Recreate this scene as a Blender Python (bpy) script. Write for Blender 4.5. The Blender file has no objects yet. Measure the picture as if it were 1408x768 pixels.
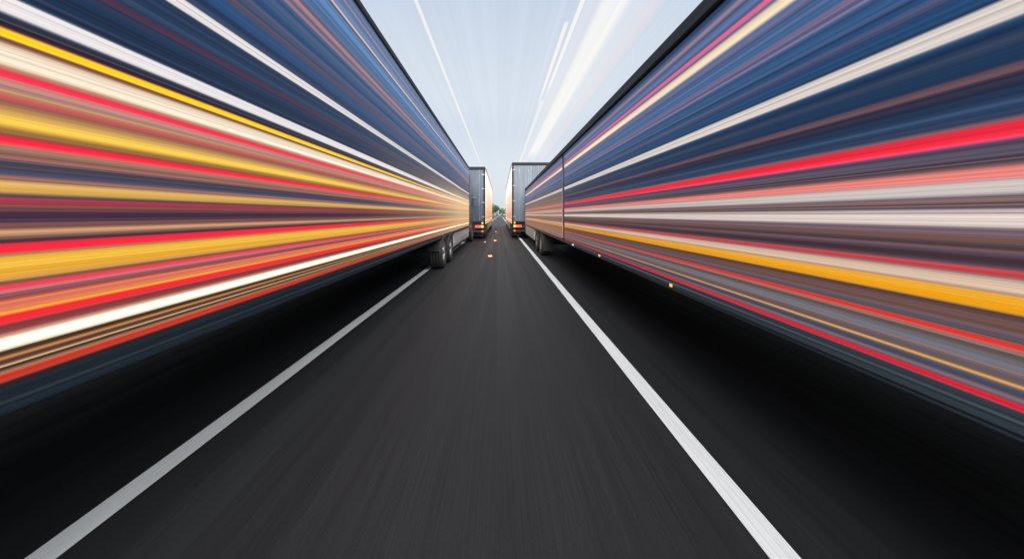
import bpy, bmesh, math, random
from mathutils import Vector, Matrix

random.seed(7)
R = math.radians
scene = bpy.context.scene
col = scene.collection

# ------------------------------------------------------------------ camera
cam_data = bpy.data.cameras.new('camera')
cam = bpy.data.objects.new('camera', cam_data)
col.objects.link(cam)
cam.location = (0, 0, 1.5)
cam.rotation_euler = (R(90), 0, 0)
cam_data.sensor_width = 36.0
cam_data.lens = 12.0
cam_data.shift_x = 16 / 1408
cam_data.shift_y = -89 / 1408
cam_data.clip_start = 0.05
cam_data.clip_end = 6000
scene.camera = cam

# ------------------------------------------------------------------ exposure
scene.view_settings.view_transform = 'Standard'
scene.view_settings.look = 'None'
scene.view_settings.exposure = 0.0
scene.view_settings.gamma = 1.0
scene.view_settings.use_curve_mapping = False
scene.cycles.max_bounces = 6
scene.cycles.use_denoising = True

SUN_EL, SUN_AZ = R(42), R(180)     # sun behind thin cloud, at the camera's back


class NT:
    """tiny node-tree helper"""
    def __init__(self, tree):
        self.t = tree

    def n(self, typ, **kw):
        nd = self.t.nodes.new(typ)
        for k, v in kw.items():
            if k.startswith('i_'):
                nd.inputs[k[2:].replace('_', ' ')].default_value = v
            else:
                setattr(nd, k, v)
        return nd

    def l(self, a, b):
        self.t.links.new(a, b)

    def math(self, op, a, b=None, c=None, clamp=False):
        nd = self.t.nodes.new('ShaderNodeMath')
        nd.operation = op
        nd.use_clamp = clamp
        for i, v in enumerate((a, b, c)):
            if v is None:
                continue
            if isinstance(v, (int, float)):
                nd.inputs[i].default_value = v
            else:
                self.l(v, nd.inputs[i])
        return nd.outputs[0]

    def mix(self, fac, a, b, mode='MIX'):
        nd = self.t.nodes.new('ShaderNodeMix')
        nd.data_type = 'RGBA'
        nd.blend_type = mode
        for sock, v in ((nd.inputs[0], fac), (nd.inputs[6], a), (nd.inputs[7], b)):
            if isinstance(v, (int, float)):
                sock.default_value = v
            elif isinstance(v, (tuple, list)):
                sock.default_value = (*v[:3], 1)
            else:
                self.l(v, sock)
        return nd.outputs[2]

    def smooth(self, x, lo, hi, a=0.0, b=1.0):
        nd = self.t.nodes.new('ShaderNodeMapRange')
        nd.interpolation_type = 'SMOOTHSTEP'
        self.l(x, nd.inputs[0])
        for i, v in enumerate((lo, hi, a, b)):
            nd.inputs[i + 1].default_value = v
        return nd.outputs[0]


# ------------------------------------------------------------------ world: thin bright overcast with soft cirrus and painted light trails along the road
world = bpy.data.worlds.new('World')
scene.world = world
world.use_nodes = True
W = NT(world.node_tree)
for nd in list(world.node_tree.nodes):
    world.node_tree.nodes.remove(nd)
out = W.n('ShaderNodeOutputWorld')
bg = W.n('ShaderNodeBackground')
bg.inputs['Strength'].default_value = 0.1
W.l(bg.outputs[0], out.inputs[0])
sky = W.n('ShaderNodeTexSky', sky_type='NISHITA', sun_disc=False, sun_elevation=SUN_EL, sun_rotation=SUN_AZ)
sky.air_density = 1.0
sky.dust_density = 2.0
tc = W.n('ShaderNodeTexCoord')
sep = W.n('ShaderNodeSeparateXYZ')
W.l(tc.outputs['Generated'], sep.inputs[0])
zc = W.math('MAXIMUM', sep.outputs[2], 0.004)
u = W.math('DIVIDE', sep.outputs[0], zc)          # position on a flat cloud layer, across the road
v = W.math('DIVIDE', sep.outputs[1], zc)          # along the road
ramp = W.n('ShaderNodeValToRGB')
W.l(sep.outputs[2], ramp.inputs[0])
cr = ramp.color_ramp
cr.interpolation = 'B_SPLINE'
ZEN = 3.2
BACK = 8.2
keys = [(0.0, (0.72, 0.81, 0.86)), (0.06, (0.74, 0.82, 0.88)), (0.15, (0.82, 0.87, 0.93)), (0.23, (0.69, 0.77, 0.87)),
        (0.30, (0.79, 0.85, 0.92)), (0.45, (0.71, 0.79, 0.90)), (0.56, (0.62, 0.72, 0.87)),
        (0.64, (0.70, 0.78, 0.88)), (0.78, (2.2, 2.25, 2.3)), (1.0, (ZEN, ZEN, ZEN))]
while len(cr.elements) < len(keys):
    cr.elements.new(0.5)
for e, (p, c) in zip(cr.elements, keys):
    e.position = p
    e.color = (*c, 1)
cloud = W.mix(1.0, ramp.outputs[0], (10, 10, 10), 'MULTIPLY')
base = W.mix(0.88, sky.outputs[0], cloud)
comb = W.n('ShaderNodeCombineXYZ')
W.l(W.math('MULTIPLY', u, 14.0), comb.inputs[0])
W.l(W.math('MULTIPLY', v, 0.10), comb.inputs[1])
nz = W.n('ShaderNodeTexNoise', i_Scale=1.0, i_Detail=5.0, i_Roughness=0.65)
W.l(comb.outputs[0], nz.inputs['Vector'])
fade = W.smooth(sep.outputs[2], 0.08, 0.3)
streak = W.math('MULTIPLY', W.math('SUBTRACT', nz.outputs[0], 0.5), W.math('MULTIPLY', fade, 0.22))
base = W.mix(1.0, base, (1, 1, 1), 'MULTIPLY')
vm = W.n('ShaderNodeVectorMath', operation='SCALE')
W.l(base, vm.inputs[0])
W.l(W.math('ADD', 1.0, streak), vm.inputs['Scale'])
cur = vm.outputs[0]
# unseen sky behind the camera, brightened to light the trailer sides
back = W.math('MULTIPLY', W.smooth(sep.outputs[1], 0.15, -0.55), W.smooth(sep.outputs[2], 0.02, 0.22))
vm2 = W.n('ShaderNodeVectorMath', operation='SCALE')
W.l(cur, vm2.inputs[0])
W.l(W.math('ADD', 1.0, W.math('MULTIPLY', back, BACK)), vm2.inputs['Scale'])
cur = W.mix(back, vm2.outputs[0], W.mix(1.0, vm2.outputs[0], (1.0, 0.93, 0.80), 'MULTIPLY'))
# bright light trails painted into the sky, running with the road: (across, half width, soft, strength, from, to along)
ROUGH = nz.outputs[0]
for (cu, hw, soft, amt, v0, v1, c) in [
        (-0.395, 0.006, 0.006, 0.85, 1.2, 7.5, (10.0, 9.5, 9.0)),
        (0.300, 0.004, 0.02, 0.15, 0.9, 9.0, (9.0, 9.0, 9.2)),
        (0.385, 0.0075, 0.006, 0.85, 0.9, 3.1, (10.2, 9.7, 8.9)),
        (0.345, 0.0075, 0.006, 0.85, 1.78, 3.3, (10.2, 9.7, 8.9)),
        (0.370, 0.012, 0.012, 0.55, 3.0, 8.5, (10.2, 9.7, 8.9)),
        (0.535, 0.036, 0.055, 0.80, 0.7, 6.5, (10.2, 9.9, 9.4)),
        (0.64, 0.030, 0.060, 0.25, 0.7, 6.5, (10.3, 9.9, 9.1)),
        (0.735, 0.018, 0.045, 0.45, 0.7, 7.0, (9.4, 8.3, 8.3)),
        (0.44, 0.01, 0.06, 0.30, 0.7, 8.0, (9.8, 9.4, 9.2)),
]:
    d = W.math('ABSOLUTE', W.math('SUBTRACT', u, cu))
    across = W.smooth(d, hw, hw + soft, 1.0, 0.0)
    along = W.math('MULTIPLY', W.smooth(v, v0 - 0.03, v0 + 0.03), W.smooth(v, v1 * 0.8, v1, 1.0, 0.0))
    ruff = W.math('ADD', 0.30, W.math('MULTIPLY', ROUGH, 1.25), clamp=True)
    f = W.math('MULTIPLY', W.math('MULTIPLY', across, along), W.math('MULTIPLY', ruff, amt))
    cur = W.mix(f, cur, c)
W.l(cur, bg.inputs[0])

# ------------------------------------------------------------------ sun: diffuse, behind cloud
sd = bpy.data.lights.new('sun', 'SUN')
sd.energy = 1.5
sd.angle = R(45)
sd.color = (1.0, 0.95, 0.88)
sun = bpy.data.objects.new('sun', sd)
col.objects.link(sun)
sun_dir = Vector((math.sin(SUN_AZ) * math.cos(SUN_EL), math.cos(SUN_AZ) * math.cos(SUN_EL), math.sin(SUN_EL)))
sun.rotation_euler = sun_dir.to_track_quat('Z', 'Y').to_euler()
sun.location = (0, -20, 30)


# ------------------------------------------------------------------ helpers
def s2l(c):
    return tuple((x / 255 / 12.92) if x / 255 <= 0.04045 else ((x / 255 + 0.055) / 1.055) ** 2.4 for x in c)


def link(name, bm, mat, parent=None, smooth=False):
    me = bpy.data.meshes.new(name)
    bmesh.ops.recalc_face_normals(bm, faces=bm.faces[:])
    bm.to_mesh(me)
    bm.free()
    if smooth:
        for p in me.polygons:
            p.use_smooth = True
    if mat:
        me.materials.append(mat)
    o = bpy.data.objects.new(name, me)
    col.objects.link(o)
    if parent:
        o.parent = parent
    return o


def empty(name, loc=(0, 0, 0), parent=None):
    o = bpy.data.objects.new(name, None)
    o.location = loc
    o.empty_display_size = 0.3
    col.objects.link(o)
    if parent:
        o.parent = parent
    return o


def tag(o, label=None, cat=None, group=None, kind=None):
    if label:
        o['label'] = label
    if cat:
        o['category'] = cat
    if group:
        o['group'] = group
    if kind:
        o['kind'] = kind
    return o


def box(bm, x0, x1, y0, y1, z0, z1, bevel=0.0, seg=2):
    r = bmesh.ops.create_cube(bm, size=1.0)
    vs = r['verts']
    sx, sy, sz = x1 - x0, y1 - y0, z1 - z0
    for p in vs:
        p.co = Vector(((p.co.x + .5) * sx + x0, (p.co.y + .5) * sy + y0, (p.co.z + .5) * sz + z0))
    if bevel:
        es = list({e for p in vs for e in p.link_edges})
        bmesh.ops.bevel(bm, geom=es, offset=bevel, segments=seg, affect='EDGES', profile=0.6)


def one_box(name, mat, parent, *a, **k):
    bm = bmesh.new()
    box(bm, *a, **k)
    return link(name, bm, mat, parent)


def prism_yz(bm, pts, x0, x1):
    """closed outline in (y, z), extruded from x0 to x1"""
    A = [bm.verts.new((x0, y, z)) for y, z in pts]
    B = [bm.verts.new((x1, y, z)) for y, z in pts]
    n = len(pts)
    bm.faces.new(A)
    bm.faces.new(B[::-1])
    for i in range(n):
        bm.faces.new((A[i], B[i], B[(i + 1) % n], A[(i + 1) % n]))


def prism_xz(bm, pts, y0, y1):
    A = [bm.verts.new((x, y0, z)) for x, z in pts]
    B = [bm.verts.new((x, y1, z)) for x, z in pts]
    n = len(pts)
    bm.faces.new(A)
    bm.faces.new(B[::-1])
    for i in range(n):
        bm.faces.new((A[i], B[i], B[(i + 1) % n], A[(i + 1) % n]))


def lathe_x(bm, prof, n=40):
    """prof: list of (x, r) around the X axis"""
    rings = []
    for x, r in prof:
        if r < 1e-5:
            rings.append([bm.verts.new((x, 0, 0))])
        else:
            rings.append([bm.verts.new((x, r * math.cos(2 * math.pi * i / n), r * math.sin(2 * math.pi * i / n))) for i in range(n)])
    for a, b in zip(rings, rings[1:]):
        for i in range(n):
            j = (i + 1) % n
            if len(a) == 1 and len(b) == 1:
                continue
            if len(a) == 1:
                bm.faces.new((a[0], b[i], b[j]))
            elif len(b) == 1:
                bm.faces.new((a[i], b[0], a[j]))
            else:
                bm.faces.new((a[i], b[i], b[j], a[j]))


# ------------------------------------------------------------------ materials
def principled(name, color, rough=0.5, metal=0.0, spec=0.5, coat=0.0, noise=0.0, nscale=(3, 3, 3), bump=0.0, bscale=40):
    m = bpy.data.materials.new(name)
    m.use_nodes = True
    T = NT(m.node_tree)
    b = m.node_tree.nodes['Principled BSDF']
    b.inputs['Base Color'].default_value = (*color, 1)
    b.inputs['Roughness'].default_value = rough
    b.inputs['Metallic'].default_value = metal
    b.inputs['Specular IOR Level'].default_value = spec
    b.inputs['Coat Weight'].default_value = coat
    b.inputs['Coat Roughness'].default_value = 0.12
    if noise:
        t = T.n('ShaderNodeTexCoord')
        mp = T.n('ShaderNodeMapping')
        mp.inputs['Scale'].default_value = nscale
        T.l(t.outputs['Object'], mp.inputs[0])
        nz = T.n('ShaderNodeTexNoise', i_Scale=1.0, i_Detail=6.0, i_Roughness=0.6)
        T.l(mp.outputs[0], nz.inputs['Vector'])
        f = T.smooth(nz.outputs[0], 0.3, 0.7)
        c = T.mix(f, tuple(x * (1 - noise) for x in color), tuple(min(1, x * (1 + noise)) for x in color))
        T.l(c, b.inputs['Base Color'])
        T.l(T.smooth(nz.outputs[0], 0.3, 0.7, max(0.02, rough - .12), min(1, rough + .12)), b.inputs['Roughness'])
    if bump:
        t = T.n('ShaderNodeTexCoord')
        nb = T.n('ShaderNodeTexNoise', i_Scale=bscale, i_Detail=3.0)
        T.l(t.outputs['Object'], nb.inputs['Vector'])
        bp = T.n('ShaderNodeBump', i_Strength=bump, i_Distance=0.01)
        T.l(nb.outputs[0], bp.inputs['Height'])
        T.l(bp.outputs[0], b.inputs['Normal'])
    return m


def livery(name, rough=0.38):
    """painted trailer side: the stripes come from the mesh's own colour bands, with fine brushed streaks along the length"""
    m = bpy.data.materials.new(name)
    m.use_nodes = True
    T = NT(m.node_tree)
    b = m.node_tree.nodes['Principled BSDF']
    at = T.n('ShaderNodeAttribute', attribute_name='paint')
    t = T.n('ShaderNodeTexCoord')
    mp = T.n('ShaderNodeMapping')
    mp.inputs['Scale'].default_value = (0.0, 0.22, 170.0)
    T.l(t.outputs['Object'], mp.inputs[0])
    nz = T.n('ShaderNodeTexNoise', i_Scale=1.0, i_Detail=4.0, i_Roughness=0.7)
    T.l(mp.outputs[0], nz.inputs['Vector'])
    mp2 = T.n('ShaderNodeMapping')
    mp2.inputs['Scale'].default_value = (0.0, 0.07, 24.0)
    mp2.inputs['Location'].default_value = (3, 5, 2)
    T.l(t.outputs['Object'], mp2.inputs[0])
    nz2 = T.n('ShaderNodeTexNoise', i_Scale=1.0, i_Detail=5.0, i_Roughness=0.6)
    T.l(mp2.outputs[0], nz2.inputs['Vector'])
    k = T.math('ADD', T.smooth(nz.outputs[0], 0.28, 0.72, -0.17, 0.17), T.smooth(nz2.outputs[0], 0.25, 0.75, -0.16, 0.16))
    vm = T.n('ShaderNodeVectorMath', operation='SCALE')
    T.l(at.outputs['Color'], vm.inputs[0])
    T.l(T.math('ADD', 1.0, k), vm.inputs['Scale'])
    T.l(vm.outputs[0], b.inputs['Base Color'])
    T.l(T.smooth(nz2.outputs[0], 0.3, 0.7, rough - .02, rough + .15), b.inputs['Roughness'])
    b.inputs['Specular IOR Level'].default_value = 0.12
    return m


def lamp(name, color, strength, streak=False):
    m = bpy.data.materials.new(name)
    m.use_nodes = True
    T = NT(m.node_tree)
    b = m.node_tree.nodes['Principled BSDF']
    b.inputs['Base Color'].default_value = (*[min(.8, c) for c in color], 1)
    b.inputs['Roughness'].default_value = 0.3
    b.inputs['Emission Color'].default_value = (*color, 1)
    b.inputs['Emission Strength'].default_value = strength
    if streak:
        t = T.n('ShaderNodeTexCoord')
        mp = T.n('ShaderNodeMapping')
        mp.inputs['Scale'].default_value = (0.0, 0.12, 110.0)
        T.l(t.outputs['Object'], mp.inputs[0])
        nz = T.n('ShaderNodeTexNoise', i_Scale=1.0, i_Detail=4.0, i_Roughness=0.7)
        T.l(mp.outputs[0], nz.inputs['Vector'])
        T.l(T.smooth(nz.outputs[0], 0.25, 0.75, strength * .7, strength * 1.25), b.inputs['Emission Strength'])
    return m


M = {}
M['livery'] = livery('striped_trailer_paint')
M['black_rail'] = principled('black_rail', (0.008, 0.010, 0.015), 0.6, spec=.15, noise=.3, nscale=(2, .5, 30))
M['bellows'] = principled('bellows_fabric', (0.035, 0.04, 0.06), 0.8, noise=.3, nscale=(2, 20, .6))
M['navy_rail'] = principled('navy_rail', (0.010, 0.018, 0.028), 0.55, spec=.2, noise=.35, nscale=(2, .2, 60))
M['dark_steel'] = principled('weathered_steel', (0.07, 0.075, 0.08), 0.6, spec=.3, noise=.3)
M['grey_rail'] = principled('grey_rail', (0.30, 0.32, 0.35), 0.4, metal=.6, noise=.2, nscale=(2, .4, 20))
M['blue_rail'] = principled('blue_rail', (0.028, 0.042, 0.058), 0.5, spec=.25, noise=.35, nscale=(2, .2, 60))
M['chassis'] = principled('chassis_black', (0.012, 0.012, 0.013), 0.65, noise=.3)
M['rubber'] = principled('tyre_rubber', (0.016, 0.016, 0.017), 0.75, noise=.35, nscale=(9, 9, 9))
M['rim'] = principled('wheel_rim', (0.45, 0.46, 0.48), 0.38, metal=.85, noise=.2, nscale=(8, 8, 8))
M['silver'] = principled('silver_fairing', (0.42, 0.42, 0.43), 0.4, metal=.3, noise=.25, nscale=(2, .3, 14))
M['roof'] = principled('trailer_roof', (0.55, 0.57, 0.60), 0.5, noise=.1)
M['cab'] = principled('dark_cab_paint', (0.03, 0.04, 0.065), 0.3, coat=.5, noise=.15)
M['glass'] = principled('cab_glass', (0.01, 0.012, 0.015), 0.06)
M['door_grey'] = principled('grey_door', (0.075, 0.094, 0.125), 0.42, noise=.22, nscale=(3, 3, .4))
M['door_blue'] = principled('blue_door', (0.036, 0.050, 0.075), 0.42, noise=.25, nscale=(3, 3, .4))
M['steel'] = principled('galvanised_steel', (0.20, 0.215, 0.235), 0.5, metal=.5, noise=.2)
M['plate'] = principled('plate_yellow', (0.6, 0.5, 0.12), 0.5, noise=.1)
M['glow_cream'] = lamp('cream_glow', (1.0, 0.86, 0.62), 0.55, True)
M['led_red'] = lamp('red_light', (1.0, 0.045, 0.075), 0.75, True)
M['glow_warm'] = lamp('warm_glow', (1.0, 0.62, 0.25), 1.0, True)
M['tail_red'] = lamp('tail_red', (1.0, 0.06, 0.02), 2.2)
M['tail_amber'] = lamp('tail_amber', (1.0, 0.30, 0.06), 2.2)
M['marker_amber'] = lamp('marker_amber', (1.0, 0.45, 0.12), 0.3)
M['marker_white'] = lamp('marker_white', (1.0, 0.75, 0.65), 0.35)
M['stud_lens'] = lamp('stud_lens', (1.0, 0.32, 0.08), 1.4)  # reflected glint put in as the lens's own glow
M['stud_body'] = principled('stud_body', (0.3, 0.25, 0.2), 0.5)
M['bark'] = principled('bark', (0.09, 0.07, 0.055), 0.9, noise=.4)
M['leaf'] = principled('leaf_green', (0.055, 0.085, 0.04), 0.7, noise=.5, nscale=(.6, .6, .6))
M['leaf_dark'] = principled('leaf_dark', (0.04, 0.065, 0.045), 0.7, noise=.5, nscale=(.6, .6, .6))


def asphalt():
    m = bpy.data.materials.new('grooved_asphalt')
    m.use_nodes = True
    T = NT(m.node_tree)
    b = m.node_tree.nodes['Principled BSDF']
    t = T.n('ShaderNodeTexCoord')
    def nz(sx, sy, det, ro):
        mp = T.n('ShaderNodeMapping')
        mp.inputs['Scale'].default_value = (sx, sy, 1)
        T.l(t.outputs['Object'], mp.inputs[0])
        n = T.n('ShaderNodeTexNoise', i_Scale=1.0, i_Detail=det, i_Roughness=ro)
        T.l(mp.outputs[0], n.inputs['Vector'])
        return n.outputs[0]
    groove = nz(110, 0.7, 5, .75)
    wide = nz(5, .05, 4, .6)
    grain = nz(160, 60, 2, .6)
    k = T.math('ADD', T.smooth(groove, .3, .7, -.34, .34), T.smooth(wide, .3, .7, -.12, .12))
    k = T.math('ADD', k, T.smooth(grain, .25, .75, -.22, .22))
    vm = T.n('ShaderNodeVectorMath', operation='SCALE')
    vm.inputs[0].default_value = (0.0090, 0.0100, 0.0127)
    T.l(T.math('ADD', 1.0, k), vm.inputs['Scale'])
    T.l(vm.outputs[0], b.inputs['Base Color'])
    T.l(T.smooth(wide, .3, .7, .5, .68), b.inputs['Roughness'])
    b.inputs['Specular IOR Level'].default_value = 0.25
    bp = T.n('ShaderNodeBump', i_Strength=.35, i_Distance=.004)
    T.l(groove, bp.inputs['Height'])
    T.l(bp.outputs[0], b.inputs['Normal'])
    return m


def line_paint():
    m = bpy.data.materials.new('worn_line_paint')
    m.use_nodes = True
    T = NT(m.node_tree)
    b = m.node_tree.nodes['Principled BSDF']
    t = T.n('ShaderNodeTexCoord')
    mp = T.n('ShaderNodeMapping')
    mp.inputs['Scale'].default_value = (70, .6, 1)
    T.l(t.outputs['Object'], mp.inputs[0])
    n = T.n('ShaderNodeTexNoise', i_Scale=1.0, i_Detail=5.0, i_Roughness=.7)
    T.l(mp.outputs[0], n.inputs['Vector'])
    T.l(T.mix(T.smooth(n.outputs[0], .3, .75), (.41, .44, .48), (.55, .58, .63)), b.inputs['Base Color'])
    b.inputs['Roughness'].default_value = .6
    return m


def grass_ground():
    m = bpy.data.materials.new('verge_ground')
    m.use_nodes = True
    T = NT(m.node_tree)
    b = m.node_tree.nodes['Principled BSDF']
    t = T.n('ShaderNodeTexCoord')
    n = T.n('ShaderNodeTexNoise', i_Scale=.8, i_Detail=8.0, i_Roughness=.7)
    T.l(t.outputs['Object'], n.inputs['Vector'])
    T.l(T.mix(T.smooth(n.outputs[0], .3, .7), (.035, .05, .02), (.08, .085, .035)), b.inputs['Base Color'])
    b.inputs['Roughness'].default_value = .95
    return m


M['asphalt'] = asphalt()
M['line'] = line_paint()
M['ground'] = grass_ground()

# ------------------------------------------------------------------ ground, road, markings
bm = bmesh.new()
for x, y in ((-2500, -400), (2500, -400), (2500, 4500), (-2500, 4500)):
    bm.verts.new((x, y, -0.004))
bm.faces.new(bm.verts[:])
tag(link('ground', bm, M['ground']), kind='structure')

STRAIGHT, RAD = 215.0, 90.0


def path(s):
    """centre line: straight, then a left-hand bend; returns point and right-hand normal"""
    if s <= STRAIGHT:
        return Vector((0, s, 0)), Vector((1, 0, 0))
    a = min((s - STRAIGHT) / RAD, R(100))
    return Vector((-RAD * (1 - math.cos(a)), STRAIGHT + RAD * math.sin(a), 0)), Vector((math.cos(a), math.sin(a), 0))


STEPS = [-60, -20, -10, 0, 10, 20, 40, 80, 130, 180, 215] + [215 + 6 * i for i in range(1, 24)]


def ribbon(bm, off0, off1, z, smax=1e9):
    prev = None
    for s in STEPS:
        if s > smax:
            break
        p, n = path(s)
        a = bm.verts.new(p + n * off0 + Vector((0, 0, z)))
        b = bm.verts.new(p + n * off1 + Vector((0, 0, z)))
        if prev:
            bm.faces.new((prev[0], prev[1], b, a))
        prev = (a, b)


bm = bmesh.new()
ribbon(bm, -9.0, 9.0, 0.0)
tag(link('road', bm, M['asphalt']), kind='structure')
for off in (-2.005, 1.243):
    bm = bmesh.new()
    ribbon(bm, off - 0.068, off + 0.068, 0.004)
    tag(link('road_marking', bm, M['line']), kind='structure')


# ------------------------------------------------------------------ livery profiles, by height over the road
def smoothstep(e0, e1, x):
    t = max(0.0, min(1.0, (x - e0) / (e1 - e0)))
    return t * t * (3 - 2 * t)


def make_profile(base, stripes, d, gain, seed, streak_cols, streak_amt, upper_cols=None, up0=.38):
    """base: [(h, rgb)] gradient; stripes: [(h, half, rgb, alpha, soft)], all heights as a fraction of d over eye level"""
    rng = random.Random(seed)
    base = [(h, s2l(c)) for h, c in base]
    stripes = [(h, w, s2l(c), a, s) for h, w, c, a, s in stripes]
    lo, hi = base[0][0], base[-1][0]
    fine = []
    n = int(320 * (hi - lo))
    for _ in range(n):
        h = rng.uniform(lo, hi)
        fine.append((h, rng.uniform(.0012, .006) * rng.choice((1, 1, 2)), s2l(rng.choice(upper_cols if upper_cols and h > up0 else streak_cols)), rng.uniform(.05, streak_amt)))

    def f(h):
        c = base[0][1]
        for (h0, c0), (h1, c1) in zip(base, base[1:]):
            if h0 <= h <= h1:
                t = (h - h0) / max(1e-6, h1 - h0)
                c = tuple(p + (q - p) * t for p, q in zip(c0, c1))
        for (h0, w, sc_, a) in fine:
            k = a * (1 - smoothstep(w * .3, w * 1.5, abs(h - h0)))
            c = tuple(p + (q - p) * k for p, q in zip(c, sc_))
        for (h0, w, sc_, a, s) in stripes:
            k = a * (1 - smoothstep(w - s * w, w + s * w, abs(h - h0)))
            c = tuple(p + (q - p) * k for p, q in zip(c, sc_))
        g = gain(h)
        for (h0, w, sc_, a) in fine[::2]:
            k = .33 * a * (1 - smoothstep(w * .2, w * 1.2, abs(h - h0)))
            c = tuple(p + (q - p) * k for p, q in zip(c, sc_))
        g *= .76 + .24 * smoothstep(.06, .4, max(c))
        g = min(g, .90 / max(c))
        return tuple(x * g for x in c)
    return f


def side_panel(name, parent, x_face, thick, y0, y1, z0, z1, prof, d, mat, step=0.005, fade=None, tint=None):
    """slab with its outer face at x_face (inner at x_face+thick), outer face in fine horizontal colour bands;
    fade: [(y, share of tint)] blends a painted warm glow into the stripes along the length"""
    me = bpy.data.meshes.new(name)
    n = max(2, int((z1 - z0) / step))
    cols = [(y0, 0.0)] + [f for f in (fade or []) if y0 < f[0] < y1] + [(y1, (fade or [(0, 0.0)])[-1][1])]
    m = len(cols)
    vs, fs, cs = [], [], []
    for i in range(n + 1):
        z = z0 + (z1 - z0) * i / n
        c = prof((z - 1.5) / d)
        for y, k in cols:
            vs.append((x_face, y, z))
            t = tint((z - 1.5) / d) if tint else c
            cs.append(tuple(p + (q - p) * k for p, q in zip(c, t)))
        if i:
            for j in range(m - 1):
                a = (i - 1) * m + j
                fs.append((a, a + 1, a + m + 1, a + m))
    k = len(vs)
    vs += [(x_face + thick, y0, z0), (x_face + thick, y1, z0), (x_face + thick, y1, z1), (x_face + thick, y0, z1)]
    cs += [cs[0], cs[m - 1], cs[-1], cs[-m]]
    fs += [(k, k + 1, k + 2, k + 3), tuple(range(m)) + (k + 1, k), tuple(n * m + j for j in range(m)) + (k + 2, k + 3)]
    fs.append(tuple(i * m for i in range(n + 1)) + (k + 3, k))
    fs.append(tuple(i * m + m - 1 for i in range(n + 1)) + (k + 2, k + 1))
    me.from_pydata(vs, [], fs)
    at = me.color_attributes.new('paint', 'FLOAT_COLOR', 'POINT')
    for i, c in enumerate(cs):
        at.data[i].color = (*c, 1)
    me.update()
    bmx = bmesh.new()
    bmx.from_mesh(me)
    bmesh.ops.recalc_face_normals(bmx, faces=bmx.faces[:])
    bmx.to_mesh(me)
    bmx.free()
    me.materials.append(mat)
    o = bpy.data.objects.new(name, me)
    col.objects.link(o)
    o.parent = parent
    return o


def strip(parent, x_face, side, y0, y1, z, half, mat, name='glow_strip', proud=0.018):
    """slim rounded glowing bar added on a side; side = +1 when the face looks towards +x"""
    bm = bmesh.new()
    pts = []
    n = 7
    for i in range(n + 1):
        a = math.pi * i / n
        pts.append((x_face + side * (0.001 + proud * math.sin(a) ** .6 if 0 < i < n else 0.001), z - half * math.cos(a)))
    prism_xz(bm, pts, y0, y1)
    return link(name, bm, mat, parent)


# ------------------------------------------------------------------ wheel
def make_wheel(parent, loc, side, r=0.52, width=0.30):
    """wheel with its outer face towards side (+1: +x)"""
    w = empty('wheel', loc, parent)
    bm = bmesh.new()
    k = r / 0.52
    prof = [(0.0, .29), (.015, .31), (.03, .36), (.045, .42), (.035, .475), (0.0, .505), (-.03, .518),
            (-.06, .52), (-.062, .508), (-.075, .508), (-.077, .52), (-.14, .521), (-.142, .509), (-.158, .509), (-.16, .521),
            (-.223, .52), (-.225, .508), (-.238, .508), (-.24, .52), (-.27, .518), (-width, .505), (-width - .035, .475), (-width - .045, .42),
            (-width - .03, .36), (-width, .29)]
    lathe_x(bm, [(side * x, q * k) for x, q in prof], 48)
    link('tyre', bm, M['rubber'], w, True)
    bm = bmesh.new()
    lathe_x(bm, [(side * x, q * k) for x, q in [(-.25, .289), (0.005, .291), (0.012, .285), (.0, .27), (-.06, .25), (-.085, .20), (-.06, .17), (-.055, .12),
                                         (-.02, .11), (.02, .095), (.03, .06), (.03, 0)]], 40)
    for i in range(10):
        a = 2 * math.pi * i / 10
        c = Vector((side * -.045, .145 * k * math.cos(a), .145 * k * math.sin(a)))
        m = Matrix.Translation(c) @ Matrix.Rotation(R(90), 4, 'Y')
        bmesh.ops.create_cone(bm, cap_ends=True, segments=6, radius1=.016, radius2=.014, depth=.05, matrix=m)
    link('rim', bm, M['rim'], w, True)
    return w


def axle(parent, x0, x1, y, z):
    bm = bmesh.new()
    bmesh.ops.create_cone(bm, cap_ends=True, segments=16, radius1=.07, radius2=.07, depth=abs(x1 - x0),
                          matrix=Matrix.Translation(((x0 + x1) / 2, y, z)) @ Matrix.Rotation(R(90), 4, 'Y'))
    return link('axle', bm, M['chassis'], parent)


def mudguard(parent, y, r, x0, x1):
    bm = bmesh.new()
    n = 14
    outer = [(y + (r + .09) * math.cos(R(180 * i / n)), .52 + (r + .05) * math.sin(R(180 * i / n))) for i in range(n + 1)]
    inner = [(y + (r + .065) * math.cos(R(180 * i / n)), .52 + (r + .025) * math.sin(R(180 * i / n))) for i in range(n, -1, -1)]
    prism_yz(bm, outer + inner, x0, x1)
    return link('mudguard', bm, M['chassis'], parent)


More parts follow.
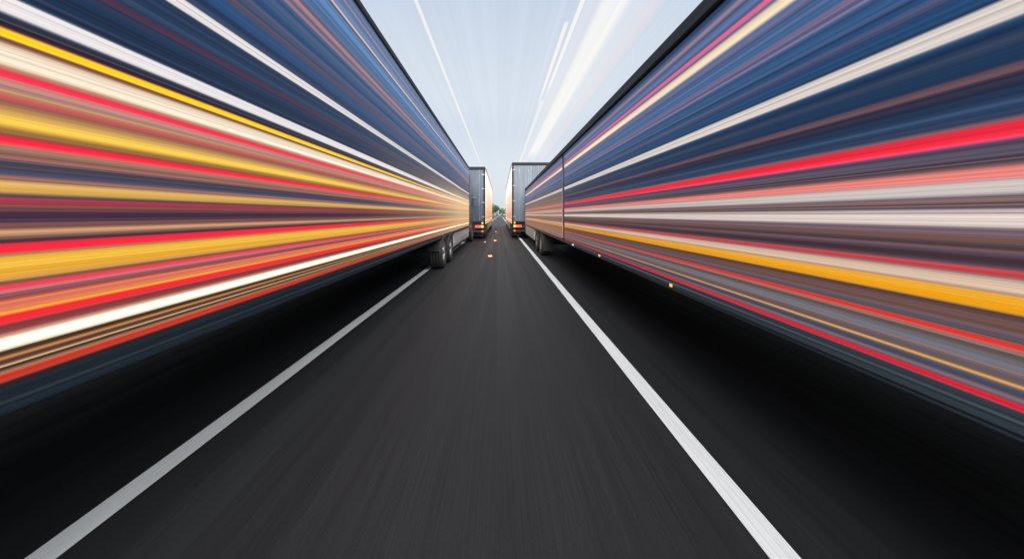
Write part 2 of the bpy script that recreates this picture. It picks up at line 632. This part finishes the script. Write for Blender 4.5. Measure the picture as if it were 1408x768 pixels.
# ------------------------------------------------------------------ LEFT: tall striped lorry
DL = 1.6
UPPER = [(16, 50, 92), (14, 30, 56), (14, 34, 62), (40, 84, 130), (20, 62, 106), (76, 112, 155), (95, 80, 95)]
L_BASE = [(-.345, (20, 16, 18)), (-.31, (40, 25, 20)), (-.27, (70, 45, 35)), (-.235, (75, 50, 62)), (-.21, (150, 70, 50)), (-.185, (195, 95, 45)), (-.167, (110, 65, 75)), (-.14, (120, 80, 60)),
          (-.09, (150, 110, 70)), (-.06, (75, 50, 70)), (-.036, (105, 80, 75)), (-.015, (52, 45, 70)), (.015, (45, 38, 62)), (.04, (110, 75, 70)), (.07, (120, 95, 75)),
          (.088, (58, 66, 84)), (.11, (60, 62, 82)), (.13, (62, 50, 70)), (.155, (150, 90, 70)), (.20, (150, 110, 70)), (.225, (150, 105, 80)), (.25, (165, 125, 110)), (.265, (150, 115, 110)), (.30, (170, 125, 110)),
          (.335, (190, 150, 110)), (.352, (110, 85, 60)), (.38, (22, 28, 42)), (.41, (12, 32, 55)), (.47, (16, 40, 68)), (.60, (20, 46, 76)),
          (.70, (20, 58, 102)), (.85, (40, 84, 130)), (1.0, (50, 95, 145)), (1.15, (70, 115, 165)), (1.3, (105, 135, 180)), (1.47, (110, 130, 165))]
L_STRIPES = [  # brightest bands are light trails painted in among the stripes
    (.002, .013, (46, 38, 64), .85, .4), (.100, .014, (64, 66, 88), .7, .6), (.125, .004, (60, 48, 70), .7, .6), (-.053, .004, (70, 48, 66), .8, .6), (-.137, .004, (95, 75, 60), .7, .6),
    (.66, .019, (228, 222, 220), 1, .18), (.66, .0025, (190, 180, 178), .8, .5), (.425, .018, (226, 220, 220), 1, .15), (.43, .002, (195, 188, 190), .8, .5),
    (.39, .0015, (110, 110, 120), .5, .8),
    (.545, .008, (95, 45, 72), .75, .7), (.80, .012, (120, 85, 90), .6, .9), (.845, .007, (130, 92, 92), .6, .9), (.93, .012, (90, 100, 130), .5, .9),
    (1.0, .012, (175, 120, 110), .7, .8), (1.045, .016, (190, 125, 105), .8, .8), (1.09, .01, (130, 110, 130), .6, .8), (1.27, .009, (235, 190, 165), .9, .5), (1.37, .008, (180, 150, 160), .6, .8),
    (1.20, .02, (90, 140, 195), .5, .8), (.75, .02, (25, 80, 135), .6, .8),
    (.366, .0085, (252, 205, 22), 1, .3), (.323, .019, (255, 240, 215), 1, .5),
    (.283, .0085, (245, 45, 75), 1, .4), (.262, .01, (190, 150, 140), .6, .8), (.238, .005, (225, 90, 80), .8, .7), (.215, .006, (215, 165, 75), .5, .8),
    (.192, .015, (242, 195, 65), .95, .6), (.168, .004, (160, 120, 60), .7, .8), (.151, .0085, (248, 35, 65), 1, .35), (.128, .004, (165, 110, 90), .7, .8), (.117, .003, (200, 130, 105), .6, .8),
    (.056, .011, (215, 175, 80), .9, .7), (.028, .006, (170, 50, 75), .85, .6), (.009, .002, (130, 95, 100), .6, .8), (-.017, .002, (120, 65, 85), .6, .8), (-.036, .006, (190, 150, 115), .8, .7), (-.047, .003, (150, 115, 100), .6, .8),
    (-.069, .0095, (250, 40, 62), 1, .4), (-.107, .022, (236, 178, 50), 1, .45), (-.10, .003, (250, 215, 90), .6, .8),
    (-.149, .007, (220, 50, 70), .9, .6), (-.178, .004, (235, 120, 60), .7, .7), (-.192, .006, (245, 125, 55), .8, .7), (-.200, .0028, (255, 190, 75), .95, .5), (-.211, .009, (250, 38, 50), 1, .45),
    (-.243, .004, (170, 135, 110), .7, .7), (-.262, .013, (255, 238, 205), 1, .4), (-.279, .004, (60, 40, 20), .9, .6),
    (-.288, .0022, (240, 160, 60), .95, .4), (-.304, .0025, (225, 200, 145), .95, .4), (-.327, .0085, (190, 28, 24), 1, .5),
]
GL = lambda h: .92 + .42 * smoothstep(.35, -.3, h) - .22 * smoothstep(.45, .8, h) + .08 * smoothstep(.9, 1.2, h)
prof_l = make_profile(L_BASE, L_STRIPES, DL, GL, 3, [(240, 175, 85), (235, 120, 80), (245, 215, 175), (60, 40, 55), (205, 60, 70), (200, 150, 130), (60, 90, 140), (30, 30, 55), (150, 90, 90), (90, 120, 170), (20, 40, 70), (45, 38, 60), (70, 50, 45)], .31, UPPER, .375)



def l_glow_tint(h):  # warm glow at the far end, painted into the side colours
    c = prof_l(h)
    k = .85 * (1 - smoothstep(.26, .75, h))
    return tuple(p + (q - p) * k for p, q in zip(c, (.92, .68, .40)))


left = empty('lorry', (-2.87, 9, 0))
tag(left, 'tall lorry with red, yellow and cream stripes below dark blue, and silver side fairing', 'truck', 'lorries lining the lane')
PY0, PY1 = -3.0, 17.5
XW = -DL


def child(o, parent):
    """keep world coordinates under a parent that is only translated"""
    o.location = Vector(o.location) - Vector(parent.location)
    return o


def C(o):
    return child(o, o.parent)


ztop = 1.5 + 1.47 * DL
zbot = 1.5 - .345 * DL
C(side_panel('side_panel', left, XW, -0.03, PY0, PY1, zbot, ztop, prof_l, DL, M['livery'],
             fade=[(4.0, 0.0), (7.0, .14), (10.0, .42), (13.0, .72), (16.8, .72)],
             tint=l_glow_tint))
bm = bmesh.new()
box(bm, XW - 2.55, XW - 0.032, PY0, PY1, zbot + .002, ztop + .03, .02)
C(link('trailer_body', bm, M['roof'], left))
bm = bmesh.new()
prism_xz(bm, [(XW + .012, ztop - .02), (XW + .022, ztop - .005), (XW + .022, ztop + .055), (XW + .005, ztop + .075), (XW - .06, ztop + .075), (XW - .06, ztop + .032), (XW - .0005, ztop + .032), (XW + .0015, ztop - .02)], PY0, PY1)
C(link('top_rail', bm, M['black_rail'], left))
bm = bmesh.new()
prism_xz(bm, [(XW - .06, zbot), (XW + .004, zbot), (XW + .004, zbot - .045), (XW + .018, zbot - .052), (XW + .018, zbot - .088), (XW + .004, zbot - .098), (XW - .06, zbot - .098)], PY0, PY1)
C(link('side_rail', bm, M['navy_rail'], left))
for z_, h_, mt in ((-.262, .0105, 'glow_cream'),):  # added glowing bar in place of a bright cream light trail
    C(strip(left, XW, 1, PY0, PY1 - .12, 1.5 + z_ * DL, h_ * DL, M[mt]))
C(one_box('end_post', M['black_rail'], left, XW - .1, XW + .014, PY1 - .02, PY1 + .09, zbot - .09, ztop + .03, bevel=.012))
# chassis, unseen outer skirt added to block light under the trailer, wheels
bm = bmesh.new()
box(bm, XW - 2.0, XW - .55, PY0, PY1 + 1.5, .74, zbot - .1, .01)
for yy in (-1, 1.5, 4, 6.5, 12, 14.5):
    box(bm, XW - 2.45, XW - .08, yy, yy + .08, zbot - .1, zbot - .004)
C(link('chassis', bm, M['chassis'], left))
C(one_box('side_skirt', M['chassis'], left, XW - 2.54, XW - 2.50, PY0, PY1, .12, zbot - .002, bevel=.01))
for y in (9.65, 10.95):
    C(make_wheel(left, (XW - .01, y, .49), 1, r=.49))
    C(mudguard(left, y, .49, XW - .36, XW - .005))
    C(axle(left, XW - 2.2, XW - .3, y, .49))
bm = bmesh.new()
prism_xz(bm, [(XW + .01, .86), (XW + .01, .44), (XW - .03, .36), (XW - .5, .36), (XW - .5, .845), (XW - .03, .845)], 11.75, 17.2)
C(link('side_fairing', bm, M['silver'], left))
# tractor cab at the front
cy0, cy1 = 18.0, 20.0
bm = bmesh.new()
prism_yz(bm, [(cy0, .62), (cy0, 3.3), (cy0 + .1, 3.72), (cy0 + .7, 3.70), (cy1 - .35, 3.1), (cy1 - .05, 2.2), (cy1, 1.5), (cy1, .45), (cy0 + 1.55, .45), (cy0 + 1.45, .9), (cy0 + 1.15, 1.08), (cy0 + .85, 1.0), (cy0 + .6, .62)], XW - 2.5, XW - .02)
C(link('cab', bm, M['cab'], left))
C(one_box('cab_door', M['cab'], left, XW - .02, XW - .004, cy0 + .75, cy1 - .15, 1.15, 2.75, bevel=.006))
C(one_box('cab_window', M['glass'], left, XW - .004, XW + .004, cy0 + .85, cy1 - .3, 1.95, 2.6, bevel=.003))
C(one_box('mirror', M['cab'], left, XW + .02, XW + .16, cy1 - .12, cy1 - .02, 1.95, 2.5, bevel=.03))
C(make_wheel(left, (XW + .0, 19.15, .52), 1))
# ------------------------------------------------------------------ RIGHT: long lower striped lorry
DR = 1.5
R_BASE = [(-.38, (40, 40, 48)), (-.355, (60, 58, 62)), (-.33, (85, 85, 88)), (-.30, (100, 102, 108)), (-.28, (92, 84, 82)), (-.25, (95, 75, 66)), (-.22, (88, 70, 62)), (-.205, (52, 44, 50)),
          (-.16, (120, 90, 60)), (-.14, (190, 165, 145)), (-.12, (110, 70, 66)), (-.10, (68, 54, 56)), (-.075, (48, 42, 56)), (-.06, (82, 66, 58)), (-.035, (100, 84, 76)), (0.0, (120, 105, 98)),
          (.02, (70, 62, 66)), (.038, (100, 86, 80)), (.06, (165, 155, 150)), (.09, (150, 100, 100)), (.105, (62, 62, 82)), (.125, (32, 46, 78)), (.145, (66, 54, 72)), (.19, (45, 40, 68)), (.22, (20, 32, 60)),
          (.27, (20, 38, 68)), (.32, (30, 54, 88)), (.37, (14, 50, 88)), (.43, (24, 62, 104)), (.5, (50, 92, 142)), (.6, (50, 98, 150)), (.7, (70, 108, 160)), (.78, (80, 110, 160)), (.9, (60, 95, 145)), (.96, (30, 55, 90)), (1.0, (25, 45, 75))]
R_STRIPES = [  # bright red and cream bands here hold painted light trails
    (.405, .021, (226, 220, 216), 1, .16), (.408, .002, (195, 188, 182), .8, .5), (.345, .012, (66, 84, 116), .7, .8), (.285, .009, (135, 100, 105), .75, .8), (.245, .006, (50, 68, 100), .6, .8),
    (.167, .017, (250, 45, 70), 1, .3), (.083, .011, (238, 135, 125), .95, .45), (.055, .013, (200, 195, 192), .95, .4), (-.013, .015, (208, 200, 198), 1, .25), (.008, .002, (225, 215, 212), .7, .5),
    (-.028, .002, (120, 100, 90), .8, .7), (-.055, .004, (110, 88, 75), .6, .8), (-.116, .007, (190, 60, 58), .9, .6), (-.141, .012, (205, 185, 165), .9, .5), (-.176, .0165, (250, 178, 10), 1, .3), (-.182, .002, (225, 150, 0), .8, .5), (-.168, .002, (255, 200, 40), .8, .5),
    (-.257, .0055, (238, 55, 50), 1, .4), (-.232, .004, (130, 95, 80), .6, .8), (-.297, .012, (120, 125, 135), .6, .8), (-.331, .0022, (235, 175, 40), 1, .4), (-.371, .0055, (240, 25, 45), 1, .35),
    (.75, .022, (248, 224, 190), 1, .5), (.80, .012, (225, 95, 135), .95, .5), (.84, .012, (100, 120, 170), .6, .8), (.89, .013, (170, 140, 155), .7, .8), (.70, .012, (130, 125, 160), .6, .8), (.61, .011, (150, 120, 150), .7, .8), (.585, .005, (175, 145, 165), .5, .8),
    (.49, .005, (105, 90, 125), .7, .8), (.53, .006, (80, 110, 160), .6, .8), (.66, .006, (110, 130, 175), .6, .8), (.455, .004, (40, 90, 140), .6, .8),
]
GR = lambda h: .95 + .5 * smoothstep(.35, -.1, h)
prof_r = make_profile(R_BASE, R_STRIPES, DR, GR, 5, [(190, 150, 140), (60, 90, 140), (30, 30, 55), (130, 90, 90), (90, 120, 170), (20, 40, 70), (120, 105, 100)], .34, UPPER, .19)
right = empty('lorry', (2.77, 9, 0))
tag(right, 'long low blue sided lorry with one wide yellow band and a black top rail', 'truck', 'lorries lining the lane')
XR = DR
zt, zb = 1.5 + 1.0 * DR, 1.5 - .38 * DR
RY0, RY1, RY2, RY3 = -3.0, 8.0, 8.28, 20.6
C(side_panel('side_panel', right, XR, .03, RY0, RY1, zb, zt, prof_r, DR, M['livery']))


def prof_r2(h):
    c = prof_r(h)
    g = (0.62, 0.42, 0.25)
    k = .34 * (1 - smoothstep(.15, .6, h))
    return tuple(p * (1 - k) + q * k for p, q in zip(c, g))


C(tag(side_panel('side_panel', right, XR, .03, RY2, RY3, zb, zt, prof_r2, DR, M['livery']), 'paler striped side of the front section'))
C(one_box('bellows', M['bellows'], right, XR + .012, XR + 2.4, RY1 + .02, RY2 - .02, zb, zt, bevel=.01))
for (a, b_) in ((RY0, RY1), (RY2, RY3)):
    bm = bmesh.new()
    box(bm, XR + .032, XR + 2.5, a, b_, zb + .002, zt + .03, .02)
    C(link('trailer_body', bm, M['roof'], right))
    bm = bmesh.new()
    prism_xz(bm, [(XR + .06, zb), (XR - .004, zb), (XR - .004, zb - .022), (XR - .016, zb - .028), (XR - .016, zb - .058), (XR - .008, zb - .062), (XR - .008, zb - .078), (XR + .0, zb - .086), (XR + .06, zb - .086)], a, b_)
    C(link('side_rail', bm, M['blue_rail'], right))
bm = bmesh.new()
prism_xz(bm, [(XR - .016, zt - .065), (XR - .03, zt - .05), (XR - .03, zt + .05), (XR - .01, zt + .075), (XR + .08, zt + .075), (XR + .08, zt + .032), (XR - .0015, zt + .032), (XR - .0015, zt - .065)], RY0, RY3)
C(link('top_rail', bm, M['black_rail'], right))
C(one_box('end_post', M['black_rail'], right, XR - .014, XR + .1, RY3 - .03, RY3 + .06, zb - .08, zt + .03, bevel=.01))
bm = bmesh.new()
box(bm, XR + .5, XR + 1.95, RY0, RY3 + .1, .66, zb - .09, .01)
for yy in (-1, 1.5, 4, 6.5, 10, 12, 16.5):
    box(bm, XR + .08, XR + 2.4, yy, yy + .08, zb - .09, zb - .004)
C(link('chassis', bm, M['chassis'], right))
C(one_box('side_skirt', M['chassis'], right, XR + 2.45, XR + 2.49, RY0, RY3, .12, zb - .002, bevel=.01))  # unseen outer skirt, added to keep the underside dark
for y in (12.7, 14.1):
    C(make_wheel(right, (XR + .02, y, .45), -1, r=.45))
    C(axle(right, XR + .3, XR + 2.2, y, .45))
C(one_box('mud_flap', M['rubber'], right, XR + .03, XR + .4, 12.08, 12.10, .22, .9))
bm = bmesh.new()
prism_xz(bm, [(XR - .005, zb - .088), (XR - .005, .42), (XR + .03, .36), (XR + .5, .36), (XR + .5, zb - .088)], 14.9, 20.2)
C(link('side_fairing', bm, M['silver'], right))
for (y, mt, w) in ((2.94, 'marker_amber', .035), (5.07, 'marker_amber', .06), (6.9, 'marker_white', .10)):
    C(one_box('marker_lamp', M[mt], right, XR - .032, XR - .016, y, y + w, zb - .056, zb - .028, bevel=.007))


# ------------------------------------------------------------------ the two lorries further ahead, seen from behind
def far_lorry(name_label, x0, x1, y0, y1, ztop, side, base, door_mat, seed, post_mat):
    """side: +1 when the flank that faces the lane looks towards +x (flank at x1), else -1 (flank at x0)"""
    xs = x1 if side > 0 else x0
    root = empty('lorry', ((x0 + x1) / 2, (y0 + y1) / 2, 0))
    tag(root, name_label, 'truck', 'lorries lining the lane')
    zb = 1.02
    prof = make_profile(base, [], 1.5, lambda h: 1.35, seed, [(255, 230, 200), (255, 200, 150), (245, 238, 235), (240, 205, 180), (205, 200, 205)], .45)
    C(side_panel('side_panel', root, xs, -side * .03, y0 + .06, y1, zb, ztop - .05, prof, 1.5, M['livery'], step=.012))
    bm = bmesh.new()
    if side > 0:
        box(bm, x0, x1 - .032, y0 + .06, y1, zb + .002, ztop - .02, .02)
    else:
        box(bm, x0 + .032, x1, y0 + .06, y1, zb + .002, ztop - .02, .02)
    C(link('trailer_body', bm, M['roof'], root))
    bm = bmesh.new()
    box(bm, xs - .05, xs + .05, y0 + .07, y1, ztop - .05, ztop + .01, .015)
    C(link('top_rail', bm, M['grey_rail'], root))
    # rear frame
    bm = bmesh.new()
    box(bm, x0 - .01, x1 + .01, y0 - .03, y0 + .06, ztop - .16, ztop + .03, .012)
    box(bm, x0 - .01, x1 + .01, y0 - .03, y0 + .06, zb - .12, zb + .06, .012)
    box(bm, x0 - .01, x0 + .09, y0 - .027, y0 + .057, zb + .05, ztop - .15, .01)
    box(bm, x1 - .09, x1 + .01, y0 - .027, y0 + .057, zb + .05, ztop - .15, .01)
    C(link('rear_frame', bm, post_mat, root))
    xm = (x0 + x1) / 2
    for (a, b_) in ((x0 + .095, xm - .006), (xm + .006, x1 - .095)):
        d = one_box('rear_door', door_mat, root, a, b_, y0 - .012, y0 + .05, zb + .065, ztop - .165, bevel=.012)
        C(d)
        for fx in (.3, .78):
            bm = bmesh.new()
            xx = a + (b_ - a) * fx
            bmesh.ops.create_cone(bm, cap_ends=True, segments=10, radius1=.018, radius2=.018, depth=ztop - zb - .3,
                                  matrix=Matrix.Translation((xx, y0 - .04, (ztop + zb) / 2 - .03)))
            for zz in (zb + .5, (zb + ztop) / 2, ztop - .5):
                box(bm, xx - .035, xx + .035, y0 - .055, y0 - .01, zz - .02, zz + .02)
            bar = link('lock_bar', bm, M['steel'], d)
            bar.location = -Vector(root.location) - d.location
        hs = a if a < xm - .6 else b_
        sgn = 1 if hs == a else -1
        for k in range(4):
            zz = zb + .35 + k * (ztop - zb - .8) / 3
            bm = bmesh.new()
            box(bm, min(hs - sgn * .06, hs + sgn * .12), max(hs - sgn * .06, hs + sgn * .12), y0 - .045, y0 - .012, zz - .035, zz + .035, .006)
            hg = link('hinge', bm, M['steel'], d)
            hg.location = -Vector(root.location) - d.location
    # lower rear: lamp board, bumper, lamps, flaps, plate
    C(one_box('lamp_board', M['chassis'], root, x0 + .05, x1 - .05, y0 - .01, y0 + .05, .66, .895, bevel=.01))
    C(one_box('bumper', M['chassis'], root, x0 + .04, x1 - .04, y0 + .02, y0 + .14, .42, .56, bevel=.015))
    for s, xx in ((1, x0 + .1), (-1, x1 - .1)):
        for k, mt in enumerate(('tail_amber', 'tail_red', 'tail_red')):
            xa = xx + s * (k * .17)
            C(one_box('tail_lamp', M[mt], root, min(xa, xa + s * .15), max(xa, xa + s * .15), y0 - .035, y0 - .008, .72, .85, bevel=.012))
        xa = xx + s * .02
        C(one_box('mud_flap', M['rubber'], root, min(xa, xa + s * .5), max(xa, xa + s * .5), y0 + .5, y0 + .52, .16, .88))
    for s, xx in ((1, x0 + .16), (-1, x1 - .16)):
        bm = bmesh.new()
        bmesh.ops.create_cone(bm, cap_ends=True, segments=18, radius1=.05, radius2=.044, depth=.03,
                              matrix=Matrix.Translation((xx, y0 + .006, .49)) @ Matrix.Rotation(R(90), 4, 'X'))
        C(link('rear_reflector', bm, M['tail_red'], root))
        bm = bmesh.new()
        bmesh.ops.create_cone(bm, cap_ends=True, segments=18, radius1=.05, radius2=.044, depth=.03,
                              matrix=Matrix.Translation((xx, y0 - .04, zb - .03)) @ Matrix.Rotation(R(90), 4, 'X'))
        C(link('marker_lamp', bm, M['tail_amber'], root))
    C(one_box('number_plate', M['plate'], root, xm - .26, xm + .26, y0 - .028, y0 - .012, .72, .83, bevel=.004))
    bm = bmesh.new()
    box(bm, x0 + .5, x1 - .5, y0 + .15, y1 - .2, .7, zb - .005, .01)
    C(link('chassis', bm, M['chassis'], root))
    xo = x0 if side > 0 else x1
    C(one_box('side_skirt', M['chassis'], root, min(xo, xo + side * .04), max(xo, xo + side * .04), y0 + 4.5, y1, .12, zb - .002, bevel=.01))  # unseen outer skirt, keeps light from getting underneath
    for y in (y0 + 1.2, y0 + 2.5, y0 + 3.8):
        C(make_wheel(root, (x1 - .04, y, .5), 1, r=.5))
        C(make_wheel(root, (x0 + .04, y, .5), -1, r=.5))
    C(one_box('side_rail', M['black_rail'], root, xs - .03 - .02 * side, xs + .03 - .02 * side, y0 + .06, y1, zb - .1, zb - .002, bevel=.008))
    C(strip(root, xs, side, y0 + .1, y1 - .05, zb + .10, .03, M['glow_warm']))  # glowing bars added for the warm light low on the flank
    C(strip(root, xs + side * .01, side, y0 + .1, y1 - .05, zb - .05, .022, M['glow_warm']))
    C(one_box('side_skirt', M['silver'], root, xs - .02 - .02 * side, xs + .0 - .02 * side, y0 + 5.2, y1 - 1, .38, zb - .105, bevel=.008))
    C(make_wheel(root, (xs - side * .05, y1 - .9, .5), side, r=.5))
    return root


BASE_FL = [(-.34, (235, 120, 60)), (-.25, (250, 170, 90)), (-.1, (250, 185, 125)), (.1, (242, 205, 170)), (.4, (238, 218, 200)), (.9, (225, 210, 205)), (1.4, (230, 226, 222)), (2.2, (228, 226, 226))]  # warm light on the flank painted in, orange towards the bottom
far_lorry('grey backed lorry ahead in the row of the tall striped lorry, its flank painted with a warm glow',
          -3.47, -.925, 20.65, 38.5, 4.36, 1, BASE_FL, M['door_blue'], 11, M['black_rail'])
BASE_FR = [(-.34, (200, 80, 50)), (-.25, (225, 125, 80)), (-.1, (225, 150, 110)), (.1, (232, 195, 170)), (.4, (234, 215, 202)), (.9, (222, 210, 205)), (1.4, (230, 226, 224)), (2.2, (228, 228, 228))]  # same painted warm light, redder low down
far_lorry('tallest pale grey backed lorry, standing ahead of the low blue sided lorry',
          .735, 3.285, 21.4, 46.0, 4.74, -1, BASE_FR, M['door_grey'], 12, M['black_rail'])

# ------------------------------------------------------------------ road studs
STUDS = [(-.37, 12.3, 1.25, 'nearest amber road stud glowing on the dark asphalt lane'),
         (-.30, 19.6, 1.25, 'amber road stud in mid lane between the two grey backed lorries'),
         (-.84, 18.6, .8, 'small amber road stud close beside the tall striped lorry'),
         (-.40, 30.0, 1.25, 'farthest amber road stud, a pale dot down the lane')]
for (x, y, k, lab) in STUDS:
    t = empty('road_stud', (x, y, 0))
    tag(t, lab, 'road stud', 'amber studs in the lane')
    bm = bmesh.new()
    pts = [(-.07 * k, .001), (.07 * k, .001), (.045 * k, .03 * k), (-.045 * k, .03 * k)]
    prism_yz(bm, pts, -.06 * k, .06 * k)
    link('stud_body', bm, M['stud_body'], t)
    bm = bmesh.new()
    prism_yz(bm, [(-.076 * k, .003), (-.070 * k, .003), (-.047 * k, .0315 * k), (-.053 * k, .0315 * k)], -.052 * k, .052 * k)
    link('lens', bm, M['stud_lens'], t)

# ------------------------------------------------------------------ crash barrier round the bend
bar = empty('crash_barrier', (10, 230, 0))
tag(bar, 'low steel crash barrier across the end of the road below the trees', 'barrier')
bm = bmesh.new()
prev = None
sec = [(0, .45), (-.05, .48), (-.05, .56), (0, .60), (-.05, .64), (-.05, .72), (0, .75), (.02, .75), (.02, .45)]
for s in [190 + 5 * i for i in range(34)]:
    p, n = path(s)
    ring = [bm.verts.new(p + n * (9.6 + o_) + Vector((0, 0, z_))) for o_, z_ in sec]
    if prev:
        for i in range(len(sec)):
            j = (i + 1) % len(sec)
            bm.faces.new((prev[i], prev[j], ring[j], ring[i]))
    prev = ring
C(link('rail', bm, M['dark_steel'], bar))
for i in range(34):
    p, n = path(192 + 5 * i)
    q = p + n * 9.7
    C(one_box('post', M['dark_steel'], bar, q.x - .05, q.x + .05, q.y - .05, q.y + .05, -.01, .76, bevel=.008))


# ------------------------------------------------------------------ trees beyond the bend
def make_tree(x, y, h, seed, mat, label):
    rng = random.Random(seed)
    root = empty('tree', (x, y, 0))
    tag(root, label, 'tree', 'trees at the end of the road')
    bm = bmesh.new()
    lean = rng.uniform(-.3, .3)
    def limb(a, b, r0, r1):
        d = (b - a)
        q = d.to_track_quat('Z', 'Y').to_matrix().to_4x4()
        bmesh.ops.create_cone(bm, cap_ends=True, segments=8, radius1=r0, radius2=r1, depth=d.length, matrix=Matrix.Translation((a + b) / 2) @ q)
    top = Vector((lean, 0, h * .62))
    limb(Vector((0, 0, -.05)), top, h * .03, h * .012)
    clumps = []
    for i in range(8):
        a = rng.uniform(0, 6.28)
        t = rng.uniform(.35, .95)
        st = top * t
        en = st + Vector((math.cos(a) * h * rng.uniform(.14, .30), math.sin(a) * h * rng.uniform(.14, .30), h * rng.uniform(.08, .26)))
        limb(st, en, h * .011, h * .004)
        clumps.append((en, h * rng.uniform(.09, .17)))
    for i in range(7):
        clumps.append((Vector((rng.uniform(-.2, .2) * h, rng.uniform(-.2, .2) * h, h * rng.uniform(.5, .92))), h * rng.uniform(.09, .16)))
    for i in range(4):
        clumps.append((Vector((rng.uniform(-.26, .26) * h, rng.uniform(-.2, .2) * h, h * rng.uniform(.14, .34))), h * rng.uniform(.08, .14)))
    link('trunk', bm, M['bark'], root)
    vs, fs = [], []
    for c, r in clumps:
        for _ in range(260):
            d = Vector((rng.gauss(0, 1), rng.gauss(0, 1), rng.gauss(0, .8))).normalized() * r * rng.uniform(.35, 1.1)
            p = c + d
            sz = h * rng.uniform(.010, .024)
            q = Matrix.Rotation(rng.uniform(0, 6.28), 3, Vector((rng.gauss(0, 1), rng.gauss(0, 1), rng.gauss(0, 1))).normalized())
            k = len(vs)
            vs += [p + q @ Vector((-sz, -sz * .5, 0)), p + q @ Vector((sz * .2, -sz * .7, 0)), p + q @ Vector((sz, .0, sz * .2)), p + q @ Vector((0, sz * .6, 0))]
            fs.append((k, k + 1, k + 2, k + 3))
    me = bpy.data.meshes.new('crown')
    me.from_pydata(vs, [], fs)
    me.materials.append(mat)
    o = bpy.data.objects.new('crown', me)
    col.objects.link(o)
    o.parent = root


TREES = [(-16, 333, 9.0, 'bushy green tree at the road end, behind the rear of the grey backed lorry'),
         (-10.5, 335, 11.5, 'broad green tree at the road end, first of the clump from the tall striped lorry'),
         (-6.5, 332, 12.5, 'green tree in the middle of the gap at the road end, tallest of the clump'),
         (-2.8, 334, 10.5, 'dark green tree at the road end, just past the tallest of the clump'),
         (1.2, 331, 8.5, 'low green tree at the road end, partly behind the tallest lorry'),
         (6, 334, 9.0, 'bushy tree at the road end, behind the tallest lorry')]
for i, (x, y, h, lab) in enumerate(TREES):
    make_tree(x, y, h, 40 + i, M['leaf_dark'] if i % 2 else M['leaf'], lab)
